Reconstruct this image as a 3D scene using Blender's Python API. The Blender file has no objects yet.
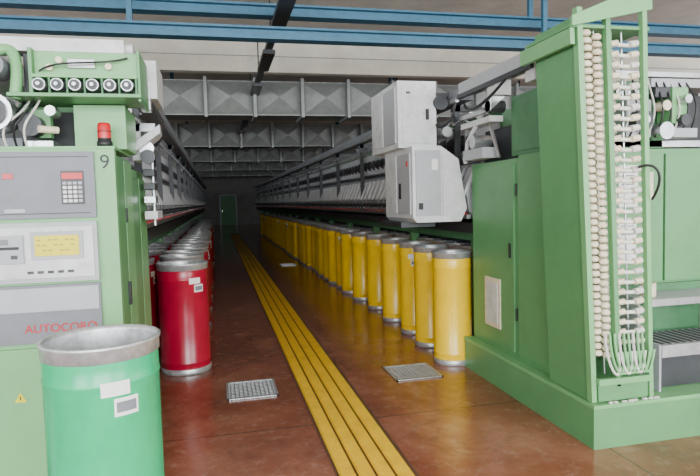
import bpy, bmesh, math, random
from mathutils import Vector, Matrix
random.seed(4)
PI=math.pi
# ------------------------------------------------------------------ materials
def mat(name,col,rough=.5,metal=0,var=.12,scale=6,bump=0,emit=None,es=0,spec=.5,dirt=None,dirtamt=0,trans=0):
    m=bpy.data.materials.new(name); m.use_nodes=True
    nt=m.node_tree; N=nt.nodes; L=nt.links
    b=N['Principled BSDF']
    b.inputs['Roughness'].default_value=rough; b.inputs['Metallic'].default_value=metal
    b.inputs['Specular IOR Level'].default_value=spec
    if trans: b.inputs['Transmission Weight'].default_value=trans
    tc=N.new('ShaderNodeTexCoord'); no=N.new('ShaderNodeTexNoise')
    no.inputs['Scale'].default_value=scale; no.inputs['Detail'].default_value=6; no.inputs['Roughness'].default_value=.65
    L.new(tc.outputs['Object'],no.inputs['Vector'])
    r=N.new('ShaderNodeValToRGB')
    c=Vector(col)
    lo=[max(0,x*(1-var)) for x in c]; hi=[min(1,x*(1+var)) for x in c]
    r.color_ramp.elements[0].position=.35; r.color_ramp.elements[1].position=.65
    r.color_ramp.elements[0].color=(*lo,1); r.color_ramp.elements[1].color=(*hi,1)
    L.new(no.outputs['Fac'],r.inputs['Fac'])
    out=r.outputs['Color']
    if dirt:
        n2=N.new('ShaderNodeTexNoise'); n2.inputs['Scale'].default_value=scale*1.7; n2.inputs['Detail'].default_value=10
        n2.inputs['Roughness'].default_value=.75
        L.new(tc.outputs['Object'],n2.inputs['Vector'])
        r2=N.new('ShaderNodeValToRGB'); r2.color_ramp.elements[0].position=.5; r2.color_ramp.elements[1].position=.72
        r2.color_ramp.elements[0].color=(0,0,0,1); r2.color_ramp.elements[1].color=(dirtamt,)*3+(1,)
        L.new(n2.outputs['Fac'],r2.inputs['Fac'])
        mx=N.new('ShaderNodeMixRGB'); mx.inputs['Color2'].default_value=(*dirt,1)
        L.new(r2.outputs['Color'],mx.inputs['Fac']); L.new(out,mx.inputs['Color1']); out=mx.outputs['Color']
    L.new(out,b.inputs['Base Color'])
    if bump:
        bp=N.new('ShaderNodeBump'); bp.inputs['Strength'].default_value=bump; bp.inputs['Distance'].default_value=.01
        L.new(no.outputs['Fac'],bp.inputs['Height']); L.new(bp.outputs['Normal'],b.inputs['Normal'])
    if emit:
        b.inputs['Emission Color'].default_value=(*emit,1); b.inputs['Emission Strength'].default_value=es
    return m
M={}
M['green']=mat('machine_green_paint',(.105,.29,.115),.42,var=.06,dirt=(.06,.16,.07),dirtamt=.3,scale=2)
M['greenl']=mat('light_green_paint',(.17,.41,.17),.42,var=.05,dirt=(.09,.22,.09),dirtamt=.25,scale=2)
M['greend']=mat('dark_green_paint',(.06,.19,.08),.5,dirt=(.03,.07,.04),dirtamt=.4)
M['grey']=mat('grey_panel_paint',(.17,.18,.20),.5,var=.05,dirt=(.12,.11,.1),dirtamt=.3)
M['lgrey']=mat('light_grey_panel',(.38,.39,.41),.5,var=.05)
M['white']=mat('dirty_white_enamel',(.60,.61,.61),.42,dirt=(.24,.22,.19),dirtamt=.5,scale=4)
M['cream']=mat('cream_plastic',(.72,.64,.46),.45,var=.15,scale=20)
M['alu']=mat('brushed_aluminium',(.50,.51,.52),.3,metal=.85,var=.15,scale=14)
M['chrome']=mat('unit_sheet_metal',(.60,.62,.65),.25,metal=.55,var=.3,scale=9)
M['zinc']=mat('galvanised_rim',(.50,.51,.52),.38,metal=.6,var=.2,scale=20,dirt=(.2,.19,.17),dirtamt=.4)
M['dark']=mat('blackened_steel',(.02,.021,.022),.45,metal=.3)
M['dgrey']=mat('dark_grey_metal',(.05,.053,.057),.45,metal=.4)
M['black']=mat('black_rubber',(.012,.012,.013),.5)
M['red']=mat('red_plastic',(.55,.010,.015),.3)
M['redp']=mat('can_red',(.36,.004,.030),.25,var=.12,scale=4,dirt=(.2,.01,.015),dirtamt=.4)
M['yelp']=mat('can_yellow',(.95,.60,.0),.26,var=.05,scale=4,dirt=(.78,.46,.0),dirtamt=.3)
M['grnp']=mat('can_green',(.0,.42,.17),.26,var=.1,scale=4,dirt=(.0,.32,.13),dirtamt=.4)
M['stripe']=mat('yellow_rail_paint',(.95,.56,.01),.35,var=.1,scale=5,dirt=(.55,.30,.05),dirtamt=.5)
M['paper']=mat('paper_label',(.78,.78,.75),.7,var=.04)
M['lcd']=mat('yellow_lcd',(.62,.53,.0),.3,var=.03,emit=(.8,.7,.0),es=.2)
M['lcdd']=mat('lcd_digits',(.35,.30,.02),.4)
M['blue']=mat('blue_beam_paint',(.04,.15,.24),.5,dirt=(.03,.07,.10),dirtamt=.5)
M['duct']=mat('duct_sheet',(.27,.28,.27),.42,metal=.25,dirt=(.17,.17,.16),dirtamt=.3)
M['beige']=mat('roof_fascia',(.66,.62,.53),.8,dirt=(.40,.36,.3),dirtamt=.4,scale=1)
M['lint']=mat('cotton_sliver',(.62,.60,.55),.9,var=.2,scale=40,bump=.5)
M['trench']=mat('trench_brown',(.10,.045,.025),.6)
M['tube']=mat('clear_plastic_tube',(.70,.72,.62),.2,var=.1,scale=20)
def simple_room(name,c1,c2,scale,rough):
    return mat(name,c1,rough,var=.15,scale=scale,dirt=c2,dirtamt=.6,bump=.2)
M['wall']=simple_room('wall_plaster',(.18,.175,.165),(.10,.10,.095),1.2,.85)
M['ceil']=simple_room('ceiling_concrete',(.56,.53,.47),(.38,.36,.31),.8,.9)

def floor_mat():
    m=bpy.data.materials.new('worn_red_floor'); m.use_nodes=True
    nt=m.node_tree;N=nt.nodes;L=nt.links;b=N['Principled BSDF']
    tc=N.new('ShaderNodeTexCoord')
    def noise(s,d=8,r=.6,dist=0):
        n=N.new('ShaderNodeTexNoise');n.inputs['Scale'].default_value=s;n.inputs['Detail'].default_value=d;n.inputs['Roughness'].default_value=r
        n.inputs['Distortion'].default_value=dist
        L.new(tc.outputs['Object'],n.inputs['Vector']);return n
    def ramp(src,stops):
        r=N.new('ShaderNodeValToRGB');e=r.color_ramp.elements
        while len(e)<len(stops): e.new(.5)
        for i,(p,c) in enumerate(stops): e[i].position=p;e[i].color=(*c,1)
        L.new(src,r.inputs['Fac']);return r
    n1=noise(.9,9,.65,.4)
    r1=ramp(n1.outputs['Fac'],[(.32,(.16,.048,.026)),(.5,(.26,.085,.046)),(.68,(.38,.165,.10))])
    n2=noise(8,12,.85,.3)
    r2=ramp(n2.outputs['Fac'],[(.52,(0,0,0)),(.70,(.55,.55,.55))])
    mx=N.new('ShaderNodeMixRGB');mx.inputs['Color2'].default_value=(.46,.32,.25,1)
    L.new(r2.outputs['Color'],mx.inputs['Fac']);L.new(r1.outputs['Color'],mx.inputs['Color1'])
    n3=noise(2.2,12,.75,1.0)
    r3=ramp(n3.outputs['Fac'],[(.53,(0,0,0)),(.68,(.5,.5,.5))])
    mx2=N.new('ShaderNodeMixRGB');mx2.inputs['Color2'].default_value=(.08,.036,.026,1)
    L.new(r3.outputs['Color'],mx2.inputs['Fac']);L.new(mx.outputs['Color'],mx2.inputs['Color1'])
    br=N.new('ShaderNodeTexBrick');br.offset=0;br.inputs['Scale'].default_value=1
    br.inputs['Brick Width'].default_value=3.1;br.inputs['Row Height'].default_value=2.15;br.inputs['Mortar Size'].default_value=.007
    br.inputs['Color1'].default_value=(0,0,0,1);br.inputs['Color2'].default_value=(0,0,0,1);br.inputs['Mortar'].default_value=(1,1,1,1)
    mp=N.new('ShaderNodeMapping');mp.inputs['Location'].default_value=(.75,.3,0)
    L.new(tc.outputs['Object'],mp.inputs['Vector']);L.new(mp.outputs['Vector'],br.inputs['Vector'])
    mx3=N.new('ShaderNodeMixRGB');mx3.inputs['Color2'].default_value=(.05,.025,.018,1)
    ml=N.new('ShaderNodeMath');ml.operation='MULTIPLY';ml.inputs[1].default_value=.7
    L.new(br.outputs['Fac'],ml.inputs[0]);L.new(ml.outputs[0],mx3.inputs['Fac']);L.new(mx2.outputs['Color'],mx3.inputs['Color1'])
    L.new(mx3.outputs['Color'],b.inputs['Base Color'])
    r4=ramp(n3.outputs['Fac'],[(.3,(.08,.08,.08)),(.7,(.24,.24,.24))])
    L.new(r4.outputs['Color'],b.inputs['Roughness'])
    b.inputs['Specular IOR Level'].default_value=.75
    bp=N.new('ShaderNodeBump');bp.inputs['Strength'].default_value=.07;bp.inputs['Distance'].default_value=.01
    L.new(n2.outputs['Fac'],bp.inputs['Height']);L.new(bp.outputs['Normal'],b.inputs['Normal'])
    return m
M['floor']=floor_mat()

# ------------------------------------------------------------------ mesh builder
class MB:
    def __init__(s): s.v=[];s.f=[];s.m=[];s.s=[];s.mats=[]
    def mi(s,k):
        if k not in s.mats: s.mats.append(k)
        return s.mats.index(k)
    def add(s,vs,fs,k,smooth=False,mx=None):
        o=len(s.v)
        for p in vs:
            p=Vector(p)
            if mx: p=mx@p
            s.v.append(p[:])
        i=s.mi(k)
        for f in fs:
            s.f.append([o+j for j in f]);s.m.append(i);s.s.append(smooth)
    def box(s,x0,x1,y0,y1,z0,z1,k,mx=None):
        vs=[(x,y,z) for z in(z0,z1) for y in(y0,y1) for x in(x0,x1)]
        s.add(vs,[(0,2,3,1),(4,5,7,6),(0,1,5,4),(2,6,7,3),(0,4,6,2),(1,3,7,5)],k,False,mx)
    def prism(s,prof,y0,y1,k,mx=None):
        n=len(prof);vs=[(x,y0,z) for x,z in prof]+[(x,y1,z) for x,z in prof]
        fs=[tuple(range(n)),tuple(range(2*n-1,n-1,-1))]+[(i,(i+1)%n,n+(i+1)%n,n+i) for i in range(n)]
        s.add(vs,fs,k,False,mx)
    def lathe(s,prof,k,c=(0,0,0),seg=32,mx=None,closed=False):
        vs=[];fs=[]
        for r,z in prof:
            for i in range(seg):
                a=2*PI*i/seg;vs.append((c[0]+r*math.cos(a),c[1]+r*math.sin(a),c[2]+z))
        for j in range(len(prof)-1):
            for i in range(seg):
                fs.append((j*seg+i,j*seg+(i+1)%seg,(j+1)*seg+(i+1)%seg,(j+1)*seg+i))
        s.add(vs,fs,k,True,mx)
    def cyl(s,p0,p1,r,k,seg=12,r1=None,caps=True):
        p0=Vector(p0);p1=Vector(p1);d=p1-p0;l=d.length
        if l<1e-6:return
        q=d.to_track_quat('Z','Y').to_matrix().to_4x4();mx=Matrix.Translation(p0)@q
        r1=r if r1 is None else r1
        vs=[(rr*math.cos(2*PI*i/seg),rr*math.sin(2*PI*i/seg),z) for rr,z in((r,0),(r1,l)) for i in range(seg)]
        s.add(vs,[(i,(i+1)%seg,seg+(i+1)%seg,seg+i) for i in range(seg)],k,True,mx)
        if caps: s.add(vs,[tuple(range(seg)),tuple(range(2*seg-1,seg-1,-1))],k,False,mx)
    def tube(s,pts,r,k,seg=8):
        pts=[Vector(p) for p in pts]
        for a,b in zip(pts[:-1],pts[1:]):
            e=(b-a).normalized()*r*.3
            s.cyl(a-e,b+e,r,k,seg)
    def warp(s,fn): s.v=[fn(*p) for p in s.v]
    def obj(s,name,bevel=0,loc=None):
        me=bpy.data.meshes.new(name);me.from_pydata(s.v,[],s.f)
        for k in s.mats: me.materials.append(M[k])
        for p,i,sm in zip(me.polygons,s.m,s.s): p.material_index=i;p.use_smooth=sm
        bm=bmesh.new();bm.from_mesh(me);bmesh.ops.recalc_face_normals(bm,faces=bm.faces);bm.to_mesh(me);bm.free()
        o=bpy.data.objects.new(name,me);bpy.context.collection.objects.link(o)
        if loc:o.location=loc
        if bevel:
            b=o.modifiers.new('bevel','BEVEL');b.width=bevel;b.segments=2;b.limit_method='ANGLE';b.angle_limit=.9
        return o
def bez(p0,p1,p2,p3,n=12):
    p0,p1,p2,p3=map(Vector,(p0,p1,p2,p3))
    return [((1-t)**3)*p0+3*t*(1-t)**2*p1+3*t*t*(1-t)*p2+t**3*p3 for t in [i/n for i in range(n+1)]]
def text(parent,name,txt,loc,rot,size,k,ext=.001):
    c=bpy.data.curves.new(name,'FONT');c.body=txt;c.size=size;c.extrude=ext;c.align_x='CENTER';c.align_y='CENTER'
    c.materials.append(M[k]);o=bpy.data.objects.new(name,c);bpy.context.collection.objects.link(o)
    o.location=loc;o.rotation_euler=rot;o.parent=parent;return o
R=random.uniform

# ------------------------------------------------------------------ room
XL,XR,YN,YF,H=-9,13,-6,44,4.7
M['pane']=mat('window_daylight_glass',(.8,.85,.9),.3,emit=(.85,.93,1),es=2.5,var=.02)
M['fill_pane']=mat('side_window_fill_glass',(.5,.55,.6),.3,emit=(.85,.93,1),es=.5,var=.02)  # weak glow for the added side windows
def shell(name,b,k):
    m=MB();m.box(*b,k);return m.obj(name)
shell('floor',(XL,XR,YN,YF,-.2,0),'floor')
shell('ceiling',(XL,XR,YN,YF,H,H+.2),'ceil')
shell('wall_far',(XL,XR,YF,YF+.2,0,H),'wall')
wn=[0]
def winwall(name,axis,pos,out,a0,a1,wins,z0,z1,pane):
    def bx(m,a,b,d0,d1,za,zb,k):
        p,q=sorted((pos+out*d0,pos+out*d1))
        if axis=='y': m.box(a,b,p,q,za,zb,k)
        else: m.box(p,q,a,b,za,zb,k)
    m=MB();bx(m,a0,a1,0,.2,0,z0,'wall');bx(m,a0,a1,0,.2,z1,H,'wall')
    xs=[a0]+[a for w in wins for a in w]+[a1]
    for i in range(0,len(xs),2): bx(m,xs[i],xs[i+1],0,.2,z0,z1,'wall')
    m.obj(name)
    for a,b in wins:
        wn[0]+=1;m=MB();bx(m,a,b,.14,.17,z0,z1,pane);n=max(2,int((b-a)/1.1))
        for j in range(n+1):
            x=a+(b-a)*j/n;bx(m,max(a,x-.03),min(b,x+.03),.04,.13,z0,z1,'white')
        for z in(z0,(z0+z1)/2,z1-.06): bx(m,a,b,.04,.13,z,z+.06,'white')
        m.obj('window_%d'%wn[0])
winsN=[(-8,-3),(-1.8,3.8),(5,11)]
winwall('wall_near','y',YN,-1,XL,XR,winsN,.9,4.2,'pane')
winsS=[(-4,3),(4.5,11.5),(13,20),(21.5,28.5),(30,37)]  # side window strips, added to brighten ducts, ceiling and floor
winwall('wall_left','x',XL,-1,YN,YF,winsS,2.4,4.4,'fill_pane')
winwall('wall_right','x',XR,1,YN,YF,winsS,2.0,4.4,'fill_pane')

# ------------------------------------------------------------------ roof structure
for i in range(5):
    y=7.0+6.6*i
    m=MB()
    for dy,z in((0,3.52),(.35,3.90)):
        m.box(XL,XR,y+dy-.09,y+dy+.09,z,z+.025,'blue');m.box(XL,XR,y+dy-.09,y+dy+.09,z+.12,z+.145,'blue')
        m.box(XL,XR,y+dy-.015,y+dy+.015,z+.02,z+.13,'blue')
    x=XL+2.9
    while x<XR:
        m.box(x,x+.06,y+.32,y+.38,4.04,H,'blue');m.box(x,x+.06,y-.03,y+.03,3.66,H,'blue');x+=5.2
    m.obj('roof_beam')
for i in range(5):
    y=12.1+6.6*i
    m=MB();z0,z1=3.40,4.10
    m.box(XL,XR,y,y+.7,z0,z1,'duct')
    x=XL+.05
    while x<XR-.1:
        m.box(x-.03,x+.03,y-.13,y+.76,z0-.05,z1+.05,'duct')
        x2=x+.98;cx=(x+x2)/2;cz=(z0+z1)/2
        vs=[(x+.03,y-.001,z0+.02),(x2-.03,y-.001,z0+.02),(x2-.03,y-.001,z1-.02),(x+.03,y-.001,z1-.02),(cx,y-.17,cz)]
        m.add(vs,[(0,1,4),(1,2,4),(2,3,4),(3,0,4)],'duct')
        x=x2
    for x in range(int(XL)+1,int(XR),3): m.box(x,x+.03,y+.3,y+.33,z1,H-.001,'dark')
    m.obj('ceiling_air_duct')
for i in range(5):      # downstand roof girders with pale fascia
    y=11.4+6.6*i
    m=MB();m.box(XL,XR,y,y+.14,4.14,H-.001,'beige');m.box(XL,XR,y-.03,y+.17,4.12,4.16,'beige');m.box(XL,XR,y-.015,y,4.42,4.435,'duct')
    m.obj('roof_purlin')
m=MB()
m.box(.80,.90,5.2,34,3.86,3.93,'dgrey')
y=6.0
while y<33:
    m.box(.84,.86,y,y+.02,3.93,H-.001,'dark');m.box(.76,.94,y+.3,y+1.5,3.80,3.86,'dgrey');y+=2.4
m.obj('ceiling_light_track')
m=MB();e=YF-.002
m.box(.3,1.4,e-.12,e,0,2.2,'greend');m.box(.22,.3,e-.16,e,0,2.28,'lgrey');m.box(1.4,1.48,e-.16,e,0,2.28,'lgrey');m.box(.22,1.48,e-.16,e,2.2,2.28,'lgrey')
m.box(.38,.42,e-.18,e-.12,1.0,1.12,'alu');m.obj('door_1')

# ------------------------------------------------------------------ long spinning machines
def machine(name,xf,s,y0,y1):
    m=MB()
    X=lambda d: xf+s*d
    def bx(d0,d1,ya,yb,z0,z1,k):
        a,b=sorted((X(d0),X(d1)));m.box(a,b,ya,yb,z0,z1,k)
    W=1.65
    bx(-.10,.06,y0,y1,2.50,2.60,'grey'); bx(-.12,-.09,y0,y1,2.48,2.52,'alu')
    bx(.02,.05,y0,y1,2.36,2.39,'alu')
    bx(-.02,.02,y0,y1,1.40,1.44,'alu')
    bx(W-.06,W+.10,y0,y1,2.50,2.62,'white')
    bx(.45,W-.45,y0,y1,.35,2.25,'dgrey')
    bx(.35,W-.35,y0,y1,2.25,2.42,'greend')
    bx(.10,W-.10,y0,y1,1.18,1.30,'greend')
    bx(.04,.10,y0,y1,1.26,1.36,'dgrey')
    y=y0+.3
    while y<y1:
        bx(.2,.3,y,y+.1,0,1.2,'green');bx(W-.3,W-.2,y,y+.1,0,1.2,'green')
        bx(-.02,.5,y,y+.05,2.44,2.50,'dgrey');bx(.4,.48,y,y+.08,2.3,2.6,'dgrey')
        bx(.0,.06,y,y+.03,1.42,2.5,'dgrey')
        y+=1.9
    y=y0+.05;p=.235
    i=0
    while y<y1-p:
        pr=[(X(.03),1.47),(X(.01),1.62),(X(.13),1.92),(X(.24),1.97),(X(.45),1.97),(X(.45),1.40),(X(.10),1.40)]
        m.prism(pr,y+.012,y+p-.02,'chrome')
        pr2=[(X(.00),1.60),(X(-.012),1.63),(X(.10),1.89),(X(.125),1.88)]
        m.prism(pr2,y+.05,y+p-.06,'white')
        m.cyl((X(.02),y+p/2,1.53),(X(-.03),y+p/2,1.52),.028,'black',8)
        bx(.0,.03,y+.06,y+.09,1.43,1.455,'red')
        m.cyl((X(.16),y+.02,2.14),(X(.16),y+p-.05,2.14),.085,'dark' if i%3 else 'dgrey',12)
        m.cyl((X(.20),y+.01,2.03),(X(.20),y+p-.01,2.03),.035,'alu',8)
        bx(.10,.40,y-.008,y+.008,2.0,2.30,'lgrey')
        m.tube([(X(.30),y,2.30),(X(.05),y,2.36),(X(-.03),y,2.30)],.008,'alu',5)
        y+=p;i+=1
    return m.obj(name)
machine('rotor_spinning_machine',2.30,1,5.0,35.5)
machine('rotor_spinning_machine',-.62,-1,5.0,35.5)

# ------------------------------------------------------------------ sliver cans
def can_mesh(col,r,h,label=True):
    m=MB()
    m.lathe([(r*.97,0),(r,.0),(r+.004,.01),(r+.004,.05),(r,.055)],'zinc',seg=48)
    m.lathe([(r,.055),(r,.10),(r+.003,.105),(r+.003,.115),(r,.12),(r,h-.16),(r+.003,h-.155),(r+.003,h-.145),(r,h-.14),(r,h-.065)],col,seg=48)
    m.lathe([(r,h-.065),(r+.005,h-.062),(r+.005,h-.02),(r+.010,h-.014),(r+.011,h-.004),(r+.006,h),(r-.004,h-.002),(r-.008,h-.02),(r-.008,h-.28)],'zinc',seg=48)
    m.lathe([(r-.008,h-.28),(.6*r,h-.26),(.3*r,h-.25),(.02,h-.25)],'lgrey',seg=32)
    m.lathe([(r*.97,0.002),(.01,.002)],'dark',seg=32)
    if label:
        def patch(a0,a1,z0,z1,k,off=.0035):
            n=6;vs=[]
            for z in(z0,z1):
                for i in range(n+1):
                    a=a0+(a1-a0)*i/n;vs.append(((r+off)*math.cos(a),(r+off)*math.sin(a),z))
            m.add(vs,[(i,i+1,n+2+i,n+1+i) for i in range(n)],k,True)
        c=-1.30
        patch(c-.18,c+.30,h-.19,h-.135,'paper')
        patch(c+.02,c+.44,h-.27,h-.20,'paper');patch(c+.06,c+.40,h-.255,h-.215,'grey',.0045)
    return m
def cans(col,r,h,places):
    base=None
    for (x,y,rz) in places:
        if base is None:
            o=can_mesh(col,r,h).obj('sliver_can');base=o.data
        else:
            o=bpy.data.objects.new('sliver_can',base);bpy.context.collection.objects.link(o)
        o.location=(x,y,0);o.rotation_euler=(0,0,rz)
cans('grnp',.219,1.08,[(-.478,2.47,.05)])
reds=[(-.345,5.74,.2),(-.90,6.35,1)]
y=6.6
while y<22:
    reds.append((-.38+R(-.03,.03),y,R(-1,1)));reds.append((-.92+R(-.03,.03),y+.45,R(-1,1)));y+=.58
cans('redp',.232,1.05,[p for i,p in enumerate(reds) if i!=3])
yel=[(2.20,5.19,.9),(2.25,5.88,1.2),(2.29,6.50,-.9),(2.28,7.25,.9),(2.31,8.15,-.2),(2.27,8.95,.7),(2.25,9.7,1)]
y=10.3
while y<29: yel.append((2.27+R(-.03,.03),y,R(-1.5,1.5)));y+=.58
y=5.7
while y<24: yel.append((2.72+R(-.03,.03),y,R(-1.5,1.5)));y+=.47
cans('yelp',.184,1.09,yel)

# ------------------------------------------------------------------ floor items
m=MB()
m.box(.62,1.08,1.0,31,0.0,.004,'trench')
for i in range(4):
    x=.635+i*.108
    m.prism([(x,.004),(x+.008,.018),(x+.086,.018),(x+.094,.004)],1.0,31,'stripe')
m.obj('floor_guide_rail')
def grate(cx,cy,w,d):
    m=MB();z=.008
    m.box(cx-w/2,cx+w/2,cy-d/2,cy+d/2,0.0005,.003,'dark')
    t=.012
    for a,b,c,e in((cx-w/2,cx+w/2,cy-d/2,cy-d/2+t*1.5),(cx-w/2,cx+w/2,cy+d/2-t*1.5,cy+d/2),(cx-w/2,cx-w/2+t*1.5,cy-d/2,cy+d/2),(cx+w/2-t*1.5,cx+w/2,cy-d/2,cy+d/2)):
        m.box(a,b,c,e,.001,z+.004,'zinc')
    n=12
    for i in range(1,n):
        x=cx-w/2+w*i/n;m.box(x-.004,x+.004,cy-d/2,cy+d/2,.002,z,'zinc')
        y=cy-d/2+d*i/n;m.box(cx-w/2,cx+w/2,y-.005,y+.005,.002,z,'zinc')
    m.obj('floor_drain_grate')
grate(.23,4.92,.42,.46);grate(1.70,4.97,.44,.44);grate(1.71,14.6,.4,.5)

# ------------------------------------------------------------------ left control cabinet
m=MB()
xs=-.54;xe=-.645;x9=-2.3;yf=3.42
m.box(x9,xs-.02,yf+.04,4.1,.10,1.90,'green')
m.box(x9,xs-.03,4.11,4.9,.10,1.86,'greenl')
m.box(x9,xs-.05,yf+.0,4.88,0,.10,'greend')
m.box(x9,xs-.012,yf-.02,yf+.02,.10,.84,'greenl')
m.box(x9,xs,yf,yf+.06,.10,1.92,'greenl')
m.box(x9+.02,xs+.004,yf-.004,4.0,1.92,1.935,'greenl')
m.box(xs-.02,xs-.005,yf+.09,3.76,.2,1.88,'green');m.box(xs-.02,xs-.005,3.78,4.09,.2,1.88,'greenl')
m.box(xs-.03,xs-.012,4.13,4.48,.2,1.8,'green');m.box(xs-.03,xs-.012,4.50,4.88,.2,1.8,'greenl')
for z in(.5,1.5): m.cyl((xs-.003,3.77,z),(xs-.003,3.77,z+.09),.008,'dark',8)
m.box(xs-.005,xs+.012,3.70,3.73,1.0,1.14,'black')
m.box(-1.75,xe,yf-.02,yf,1.545,1.905,'grey')
m.box(-1.75,xe,yf-.035,yf-.0,1.20,1.525,'lgrey')
m.box(-1.75,xe-.02,yf-.045,yf-.01,1.225,1.50,'white')
m.box(-1.75,xe,yf-.02,yf,.865,1.185,'grey')
m.box(-1.75,xe-.01,yf-.028,yf-.01,1.04,1.17,'lgrey')
m.box(-.815,-.70,yf-.026,yf-.018,1.62,1.80,'dgrey');m.box(-.81,-.705,yf-.029,yf-.02,1.755,1.79,'red')
for i in range(4):
    for j in range(5):
        x=-.806+i*.026;z=1.63+j*.024;m.box(x,x+.019,yf-.031,yf-.024,z,z+.016,'paper' if (i<3 and j<4) else 'lgrey')
m.box(-1.10,-1.05,yf-.024,yf-.018,1.76,1.79,'red');m.box(-1.10,-1.0,yf-.024,yf-.018,1.58,1.60,'lgrey')
for z in(1.57,1.875): m.box(-1.7,xe-.03,yf-.0225,yf-.018,z,z+.004,'dgrey')
m.box(-.975,-.715,yf-.055,yf-.04,1.325,1.475,'lgrey');m.box(-.955,-.735,yf-.059,yf-.05,1.345,1.455,'lcd')
for j in range(3):
    for i in range(7):
        if (i+j)%3: m.box(-.945+i*.028,-.925+i*.028,yf-.061,yf-.055,1.372+j*.028,1.378+j*.028,'lcdd')
m.box(-1.20,-1.01,yf-.06,yf-.04,1.31,1.46,'lgrey');m.box(-1.18,-1.03,yf-.064,yf-.055,1.385,1.40,'black');m.box(-1.07,-1.04,yf-.066,yf-.055,1.335,1.355,'dgrey')
m.box(-1.15,-1.08,yf-.062,yf-.055,1.41,1.44,'grey')
for i in range(5): m.box(-1.0+i*.05,-.97+i*.05,yf-.05,yf-.04,1.25,1.265,'dgrey')
for i in range(6): m.box(-1.7+i*.08,-1.65+i*.08,yf-.025,yf-.018,.9,.93,'dgrey')
m.add([(-1.11,yf-.024,.55),(-1.05,yf-.024,.55),(-1.08,yf-.024,.605)],[(0,1,2)],'lcd')
m.box(-1.083,-1.077,yf-.026,yf-.0235,.562,.585,'black')
m.box(-.78,-.50,3.62,4.05,1.936,2.19,'greenl')
m.box(-2.2,-.80,3.9,4.3,1.936,2.19,'dark')
cab=m.obj('machine_control_cabinet',bevel=.004)
text(cab,'brand_lettering','AUTOCORO',(-.855,yf-.0225,.945),(PI/2,0,0),.064,'red')
text(cab,'machine_number','9',(-.592,yf-.002,1.845),(PI/2,0,0),.11,'black')

m=MB();c=(-.60,3.50)
m.lathe([(.0,0),(.042,0),(.042,.03),(.036,.035),(.036,.05)],'black',(c[0],c[1],1.936),20)
m.lathe([(.036,.05),(.036,.12),(.03,.135),(.0,.14)],'red',(c[0],c[1],1.936),20)
m.lathe([(.038,.085),(.038,.09)],'black',(c[0],c[1],1.936),20)
m.obj('warning_beacon')

# head drive unit above left cabinet
m=MB()
m.box(-1.45,-.47,3.48,3.62,2.455,2.53,'white');m.cyl((-.47,3.55,2.49),(-.43,3.55,2.49),.036,'white',16)
m.box(-1.9,-1.2,3.55,4.6,2.40,2.52,'white')
m.box(-.93,-.40,3.46,3.50,2.315,2.45,'greenl');m.box(-.93,-.40,3.40,3.52,2.30,2.318,'greenl')
m.box(-.95,-.93,3.42,3.9,2.20,2.46,'green');m.box(-.40,-.385,3.42,3.8,2.18,2.46,'green')
m.box(-1.05,-.38,3.38,3.75,2.195,2.215,'green')
m.box(-1.0,-.45,3.52,3.9,2.22,2.45,'dgrey')
for i in range(6):
    x=-.89+i*.088
    m.cyl((x,3.37,2.258),(x,3.46,2.258),.032,'alu',16);m.cyl((x,3.362,2.258),(x,3.37,2.258),.026,'dgrey',14);m.cyl((x,3.35,2.258),(x,3.362,2.258),.010,'alu',10)
    m.box(x+.038,x+.05,3.40,3.46,2.215,2.30,'greend')
for i,(x,z) in enumerate([(-.85,2.36),(-.80,2.40),(-.55,2.37)]):
    m.cyl((x,3.43,z),(x,3.46,z),.018,'cream',12)
m.box(-.76,-.62,3.44,3.46,2.36,2.41,'alu')
m.tube(bez((-.90,3.44,2.34),(-.80,3.38,2.40),(-.6,3.40,2.36),(-.45,3.44,2.42)),.006,'black',6)
m.box(-.42,-.34,3.9,4.35,2.28,2.52,'white');m.box(-.44,-.38,3.85,3.95,2.20,2.38,'alu')
m.prism([(-.56,1.95),(-.36,2.10),(-.36,2.16),(-.56,2.02)],4.2,4.45,'white')
m.box(-.60,-.40,4.30,4.42,2.12,2.18,'alu');m.box(-.56,-.50,4.3,4.5,1.92,2.18,'white')
m.cyl((-.46,4.25,2.0),(-.46,4.55,2.0),.05,'alu',16);m.cyl((-.45,4.22,1.94),(-.45,4.26,1.94),.05,'dgrey',16)
m.cyl((-.46,4.6,1.45),(-.46,4.6,2.1),.012,'alu');m.box(-.52,-.43,4.5,4.9,1.50,1.56,'white')
for z in(1.62,1.72,1.82): m.box(-.52,-.44,4.5,4.7,z,z+.05,'alu' if z<1.7 else 'dgrey')
m.tube(bez((-.40,4.0,2.28),(-.30,4.2,2.15),(-.34,4.4,2.1),(-.44,4.6,2.05)),.014,'dgrey',6)
m.tube(bez((-1.10,3.5,2.46),(-1.02,3.5,2.50),(-1.00,3.45,2.35),(-1.03,3.45,2.20)),.03,'greenl')
m.cyl((-1.14,3.42,2.12),(-1.14,3.60,2.12),.10,'alu',24);m.cyl((-1.14,3.40,2.12),(-1.14,3.42,2.12),.075,'dgrey',24);m.cyl((-1.14,3.38,2.12),(-1.14,3.41,2.12),.03,'alu',12)
m.cyl((-.98,3.5,2.06),(-.98,3.62,2.06),.06,'dgrey',20)
m.cyl((-1.12,3.40,2.36),(-1.12,3.55,2.36),.06,'grey',20)
for k in range(5):
    m.tube(bez((-1.2+.05*k,3.5,1.94),(-1.25+.06*k,3.4,2.1),(-1.02+.02*k,3.42,2.05),(-1.06+.04*k,3.6,2.2+.03*k)),.007,'black' if k%2 else 'lint',6)
m.box(-1.02,-.88,3.55,3.7,1.94,1.98,'alu');m.box(-1.2,-1.05,3.6,3.75,1.936,2.0,'grey')
m.box(-.99,-.90,3.60,3.66,2.0,2.16,'greenl')
m.cyl((-.86,3.44,2.13),(-.86,3.56,2.13),.028,'alu',14);m.cyl((-.92,3.44,2.03),(-.84,3.5,2.03),.02,'cream',10)
m.obj('winding_head_drive',bevel=.003)

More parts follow.
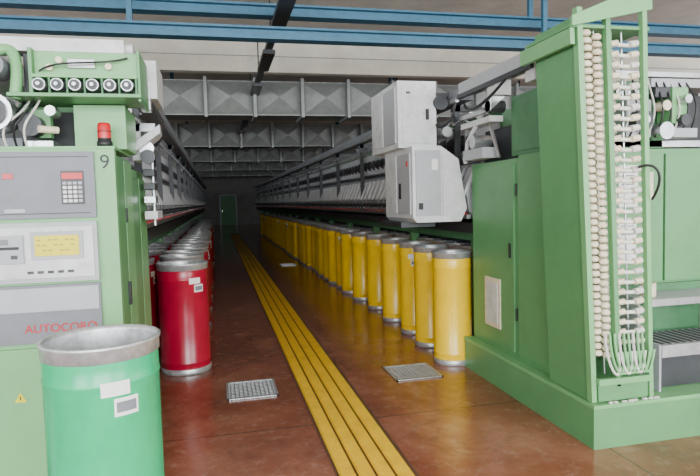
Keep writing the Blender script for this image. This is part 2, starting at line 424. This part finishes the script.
# ------------------------------------------------------------------ right drive cabinet
m=MB()
m.box(2.24,4.1,3.08,5.0,0,.26,'green');m.box(2.235,4.11,3.07,5.01,.26,.285,'greenl')
m.box(2.33,4.0,4.16,4.98,.285,1.90,'green');m.box(2.33,4.0,3.62,4.14,.285,1.92,'green')
m.box(2.315,2.33,4.20,4.95,.33,1.86,'green');m.box(2.31,2.33,3.66,4.12,.33,1.88,'green')
m.box(2.305,2.315,4.42,4.70,.47,.90,'cream');m.box(2.300,2.306,4.46,4.66,.51,.86,'white')
m.box(2.30,2.316,4.24,4.26,1.1,1.22,'black')
for z in(.6,1.6): m.cyl((2.312,4.15,z),(2.312,4.15,z+.1),.008,'dark',8)
m.box(2.36,3.2,3.62,4.30,1.925,2.40,'greend');m.box(2.35,2.362,3.68,4.24,1.96,2.36,'greend')
m.box(2.45,3.9,4.35,4.95,1.91,2.2,'dgrey')
m.box(2.78,3.18,3.585,3.62,.95,1.88,'green');m.box(3.20,3.95,3.585,3.62,.95,1.88,'green')
m.box(2.78,3.95,3.59,3.62,.30,.93,'greend')
m.box(2.80,2.96,3.578,3.586,1.50,1.80,'paper');m.box(2.79,2.95,3.578,3.586,1.10,1.42,'paper');m.box(3.0,3.09,3.578,3.586,1.55,1.75,'cream')
for z in (1.72,1.66,1.60,1.36,1.30,1.24): m.box(2.82,2.93,3.5765,3.579,z,z+.008,'grey')
m.obj('machine_drive_cabinet',bevel=.005)
m=MB()
m.box(2.75,3.9,3.62,3.85,1.93,1.98,'alu');m.box(2.80,3.0,3.5,3.75,1.99,2.25,'lgrey');m.cyl((2.88,3.42,2.1),(2.88,3.52,2.1),.07,'dgrey',20)
m.cyl((2.88,3.40,2.1),(2.88,3.43,2.1),.03,'alu',12)
m.box(3.13,3.26,3.45,3.6,2.08,2.33,'greenl');m.box(3.0,3.6,3.5,3.7,2.34,2.40,'lgrey');m.cyl((3.08,3.44,2.03),(3.08,3.55,2.03),.06,'alu',18)
m.cyl((3.06,3.42,2.20),(3.06,3.5,2.20),.035,'cream',16);m.box(3.0,3.12,3.46,3.55,2.26,2.33,'dgrey')
m.box(3.15,3.35,3.46,3.6,1.985,2.05,'lgrey');m.box(2.95,3.9,3.75,4.0,1.985,2.33,'dark')
m.cyl((3.20,3.40,2.10),(3.20,3.46,2.10),.04,'dgrey',16);m.cyl((3.20,3.38,2.24),(3.20,3.46,2.24),.03,'alu',16)
m.box(2.75,3.7,3.55,3.6,2.42,2.46,'alu')
for i in range(8):
    x=2.74+i*.07;m.cyl((x,3.5,2.30),(x,3.6,2.30),.022,'alu',10)
for k in range(9):
    m.tube(bez((2.75+.07*k,3.5,1.99),(2.8+.06*k,3.4,2.15),(2.7+.08*k,3.4,2.2),(2.8+.06*k,3.52,2.4)),.007,'lint' if k%3==0 else 'black',6)
m.obj('winding_head_drive',bevel=.003)

# tube magazine tower
m=MB()
m.box(2.26,2.285,3.16,3.60,.29,2.68,'green')
m.box(2.25,2.285,3.11,3.16,.29,2.72,'greenl')
m.box(2.425,2.455,3.10,3.14,.38,2.66,'green')
m.box(2.655,2.685,3.09,3.13,.29,2.76,'greenl')
m.box(2.64,2.70,3.50,3.56,.29,2.60,'green')
m.box(2.29,2.68,3.565,3.60,.29,2.62,'greend')
m.prism([(2.20,2.60),(2.72,2.72),(2.72,2.79),(2.50,2.79),(2.20,2.66)],3.085,3.11,'greenl')
m.box(2.20,2.72,3.112,3.62,2.60,2.62,'green');m.box(2.20,2.23,3.112,3.70,2.50,2.597,'greenl')
m.box(2.29,2.65,3.10,3.56,.295,.42,'green');m.box(2.288,2.652,3.085,3.12,.40,.44,'greenl')
def stack(x,y,z0,z1,r,k):
    z=z0
    while z<z1:
        jx=R(-.003,.003)
        m.lathe([(r*.45,0),(r*.9,.006),(r,.022),(r*.7,.036),(r*.4,.038)],k,(x+jx,y+R(-.003,.003),z),12);z+=.046
stack(2.322,3.14,.58,2.58,.030,'cream');stack(2.388,3.145,.56,2.58,.030,'cream');stack(2.40,3.25,.7,2.58,.032,'cream')
stack(2.33,3.26,.7,2.56,.03,'tube');stack(2.50,3.30,.6,2.56,.03,'cream');stack(2.57,3.28,.6,2.56,.03,'tube')
for x in(2.322,2.388,2.50,2.57): m.cyl((x,3.17,.45),(x,3.17,2.60),.006,'alu',8)
z=.66;i=0
while z<2.55:
    m.tube([(2.46,3.16,z+.01),(2.50,3.13,z-.005),(2.60,3.13,z-.008),(2.65,3.15,z+.012)],.013,'tube',8)
    m.cyl((2.585,3.12,z-.004),(2.635,3.12,z+.004),.021,'lint' if i%2 else 'cream',10)
    m.cyl((2.47,3.13,z-.004),(2.51,3.12,z+.004),.019,'cream',10)
    z+=.064;i+=1
for i in range(9):
    x=2.35+i*.033
    m.tube(bez((x,3.10,.72),(x-.02,3.07,.48),(x+.10-.012*i,3.06,.36),(x+.08,3.09,.60)),.009,'lint' if i%3==0 else 'greenl',6)
m.tube(bez((2.60,3.08,1.76),(2.67,2.98,1.80),(2.70,2.98,1.68),(2.69,3.08,1.56)),.008,'black',8)
def lean(x,y,z):
    t=min(1,max(0,(x-2.26)/.42));return (x-(z-.29)*(.045-.015*t),y,z)
m.warp(lean)
m.obj('tube_magazine_tower',bevel=.002)
m=MB()
for i in range(26):
    m.lathe([(.001,0),(.012,.003),(.009,.010),(.001,.013)],'lint',(R(2.35,2.75),3.074+R(0,.008),.286),7)
m.obj('lint_debris')

m=MB()
m.box(2.80,3.5,3.30,3.57,.86,.878,'lgrey');m.box(2.80,3.5,3.29,3.302,.83,.878,'alu')
m.box(2.80,3.5,3.16,3.50,.58,.60,'lgrey');m.box(2.80,3.5,3.15,3.162,.52,.60,'alu')
m.box(2.82,3.48,3.24,3.25,.29,.52,'dgrey')
for i in range(12):
    m.box(2.82+i*.057,2.845+i*.057,3.18,3.48,.60,.604,'dgrey')
m.prism([(2.785,.29),(2.80,.29),(2.80,.60),(2.785,.60)],3.16,3.50,'lgrey')
m.prism([(2.785,.60),(2.80,.60),(2.80,.88),(2.785,.88)],3.36,3.57,'lgrey')
m.prism([(3.5,.29),(3.52,.29),(3.52,.88),(3.5,.88)],3.16,3.57,'lgrey')
m.obj('access_steps')
m=MB();m.lathe([(0,0),(.045,0),(.05,.02),(.05,.10),(.044,.10),(.04,.02)],'cream',(2.90,3.40,.879),16);m.obj('plastic_cup')

# ------------------------------------------------------------------ travelling piecing robot
m=MB()
m.box(1.68,2.06,5.18,6.10,2.08,2.70,'white')
m.box(1.668,1.68,5.24,5.62,2.13,2.65,'lgrey');m.box(1.668,1.68,5.66,6.04,2.13,2.65,'white')
m.box(1.72,2.02,5.168,5.18,2.12,2.66,'white')
m.box(1.95,1.98,5.155,5.17,2.34,2.44,'black');m.box(1.76,1.80,5.165,5.17,2.58,2.60,'dgrey')
m.prism([(1.75,1.42),(1.75,2.08),(2.03,2.08),(2.20,1.96),(2.28,1.50),(2.22,1.38),(1.79,1.38)],5.0,5.86,'white')
m.box(1.738,1.75,5.05,5.42,1.46,2.02,'lgrey');m.box(1.738,1.75,5.46,5.80,1.46,2.02,'white')
m.box(1.78,2.02,4.985,5.0,1.44,2.04,'lgrey');m.box(1.80,1.84,4.975,4.99,1.5,1.56,'black');m.box(1.93,1.99,4.978,4.99,1.86,1.96,'paper')
m.prism([(2.04,1.44),(2.04,2.0),(2.17,1.92),(2.24,1.52),(2.19,1.42)],4.985,5.0,'white')
m.box(1.732,1.74,5.30,5.36,1.60,1.75,'black');m.box(1.732,1.74,5.10,5.13,1.9,1.95,'red')
m.box(2.0,2.20,5.2,5.5,2.56,2.60,'dgrey');m.cyl((2.10,5.15,2.50),(2.10,5.25,2.50),.07,'dgrey',16);m.cyl((2.14,5.1,2.22),(2.14,5.3,2.22),.05,'alu',14)
m.box(1.70,2.04,5.2,5.9,1.33,1.38,'dgrey')
m.tube(bez((2.05,5.2,2.3),(2.15,5.05,2.2),(2.17,5.02,2.4),(2.19,5.02,2.48)),.012,'black')
m.obj('piecing_robot')
m=MB()
m.box(2.20,2.36,3.72,4.98,2.54,2.64,'lgrey');m.box(2.19,2.22,3.72,4.98,2.50,2.54,'dgrey')
m.box(2.22,2.40,3.72,3.84,2.42,2.68,'white');m.box(2.22,2.36,4.3,4.45,2.42,2.54,'white')
m.prism([(2.2,2.30),(2.34,2.42),(2.34,2.52),(2.2,2.40)],4.35,4.5,'alu')
m.box(2.20,2.24,4.5,4.98,2.30,2.34,'alu');m.box(2.22,2.34,4.4,4.98,2.22,2.27,'white')
m.tube([(2.25,4.4,2.45),(2.25,4.9,2.1),(2.25,4.95,1.92)],.02,'white')
m.tube([(2.3,4.40,1.93),(2.3,4.6,2.3)],.016,'alu')
m.cyl((2.20,4.4,2.34),(2.34,4.4,2.34),.05,'dgrey',16)
m.box(2.2,2.34,4.5,4.9,1.93,2.02,'lgrey');m.cyl((2.2,4.7,2.08),(2.36,4.7,2.08),.06,'alu',16)
m.tube(bez((2.2,4.1,2.50),(2.1,4.3,2.30),(2.1,4.6,2.30),(2.18,4.8,2.42)),.012,'black')
m.obj('robot_rail_bracket',bevel=.003)

# ------------------------------------------------------------------ daylight through the near windows, fill from added side ones
def area(loc,rot,sx,sy,e):
    l=bpy.data.lights.new('window_and_fill_light','AREA');l.shape='RECTANGLE';l.size=sx;l.size_y=sy
    l.energy=e;l.color=(.92,.97,1.0)
    o=bpy.data.objects.new('window_and_fill_light',l);bpy.context.collection.objects.link(o)
    o.location=loc;o.rotation_euler=rot
for i,(a,b) in enumerate(winsN):
    area(((a+b)/2,YN+.05,2.6),(PI/2,0,0),b-a,3.2,[720,1120,740][i])
eL=[130,330,170,70,40];eR=[300,300,110,60,35]  # fill lamps along the added side windows, fading down the hall
for i,(a,b) in enumerate(winsS):
    area((XL+.05,(a+b)/2,3.4),(PI/2,0,-PI/2),b-a,1.9,eL[i])
    area((XR-.05,(a+b)/2,3.2),(PI/2,0,PI/2),b-a,2.3,eR[i])
w=bpy.data.worlds.new('World');bpy.context.scene.world=w;w.use_nodes=True
w.node_tree.nodes['Background'].inputs[0].default_value=(.6,.7,.8,1);w.node_tree.nodes['Background'].inputs[1].default_value=.4

# ------------------------------------------------------------------ camera
psi=math.radians(12.96);th=math.radians(3.73)
F=Vector((math.sin(psi)*math.cos(th),math.cos(psi)*math.cos(th),-math.sin(th)))
R0=Vector((math.cos(psi),-math.sin(psi),0));U0=R0.cross(F)
rr=math.radians(1.5);Rc=R0*math.cos(rr)-U0*math.sin(rr);Uc=R0*math.sin(rr)+U0*math.cos(rr)
cd=bpy.data.cameras.new('camera');cd.sensor_width=36;cd.lens=575/700*36;cd.clip_end=200
co=bpy.data.objects.new('camera',cd);bpy.context.collection.objects.link(co)
mx=Matrix((Rc,Uc,-F)).transposed().to_4x4();mx.translation=Vector((0,0,1.6));co.matrix_world=mx
bpy.context.scene.camera=co
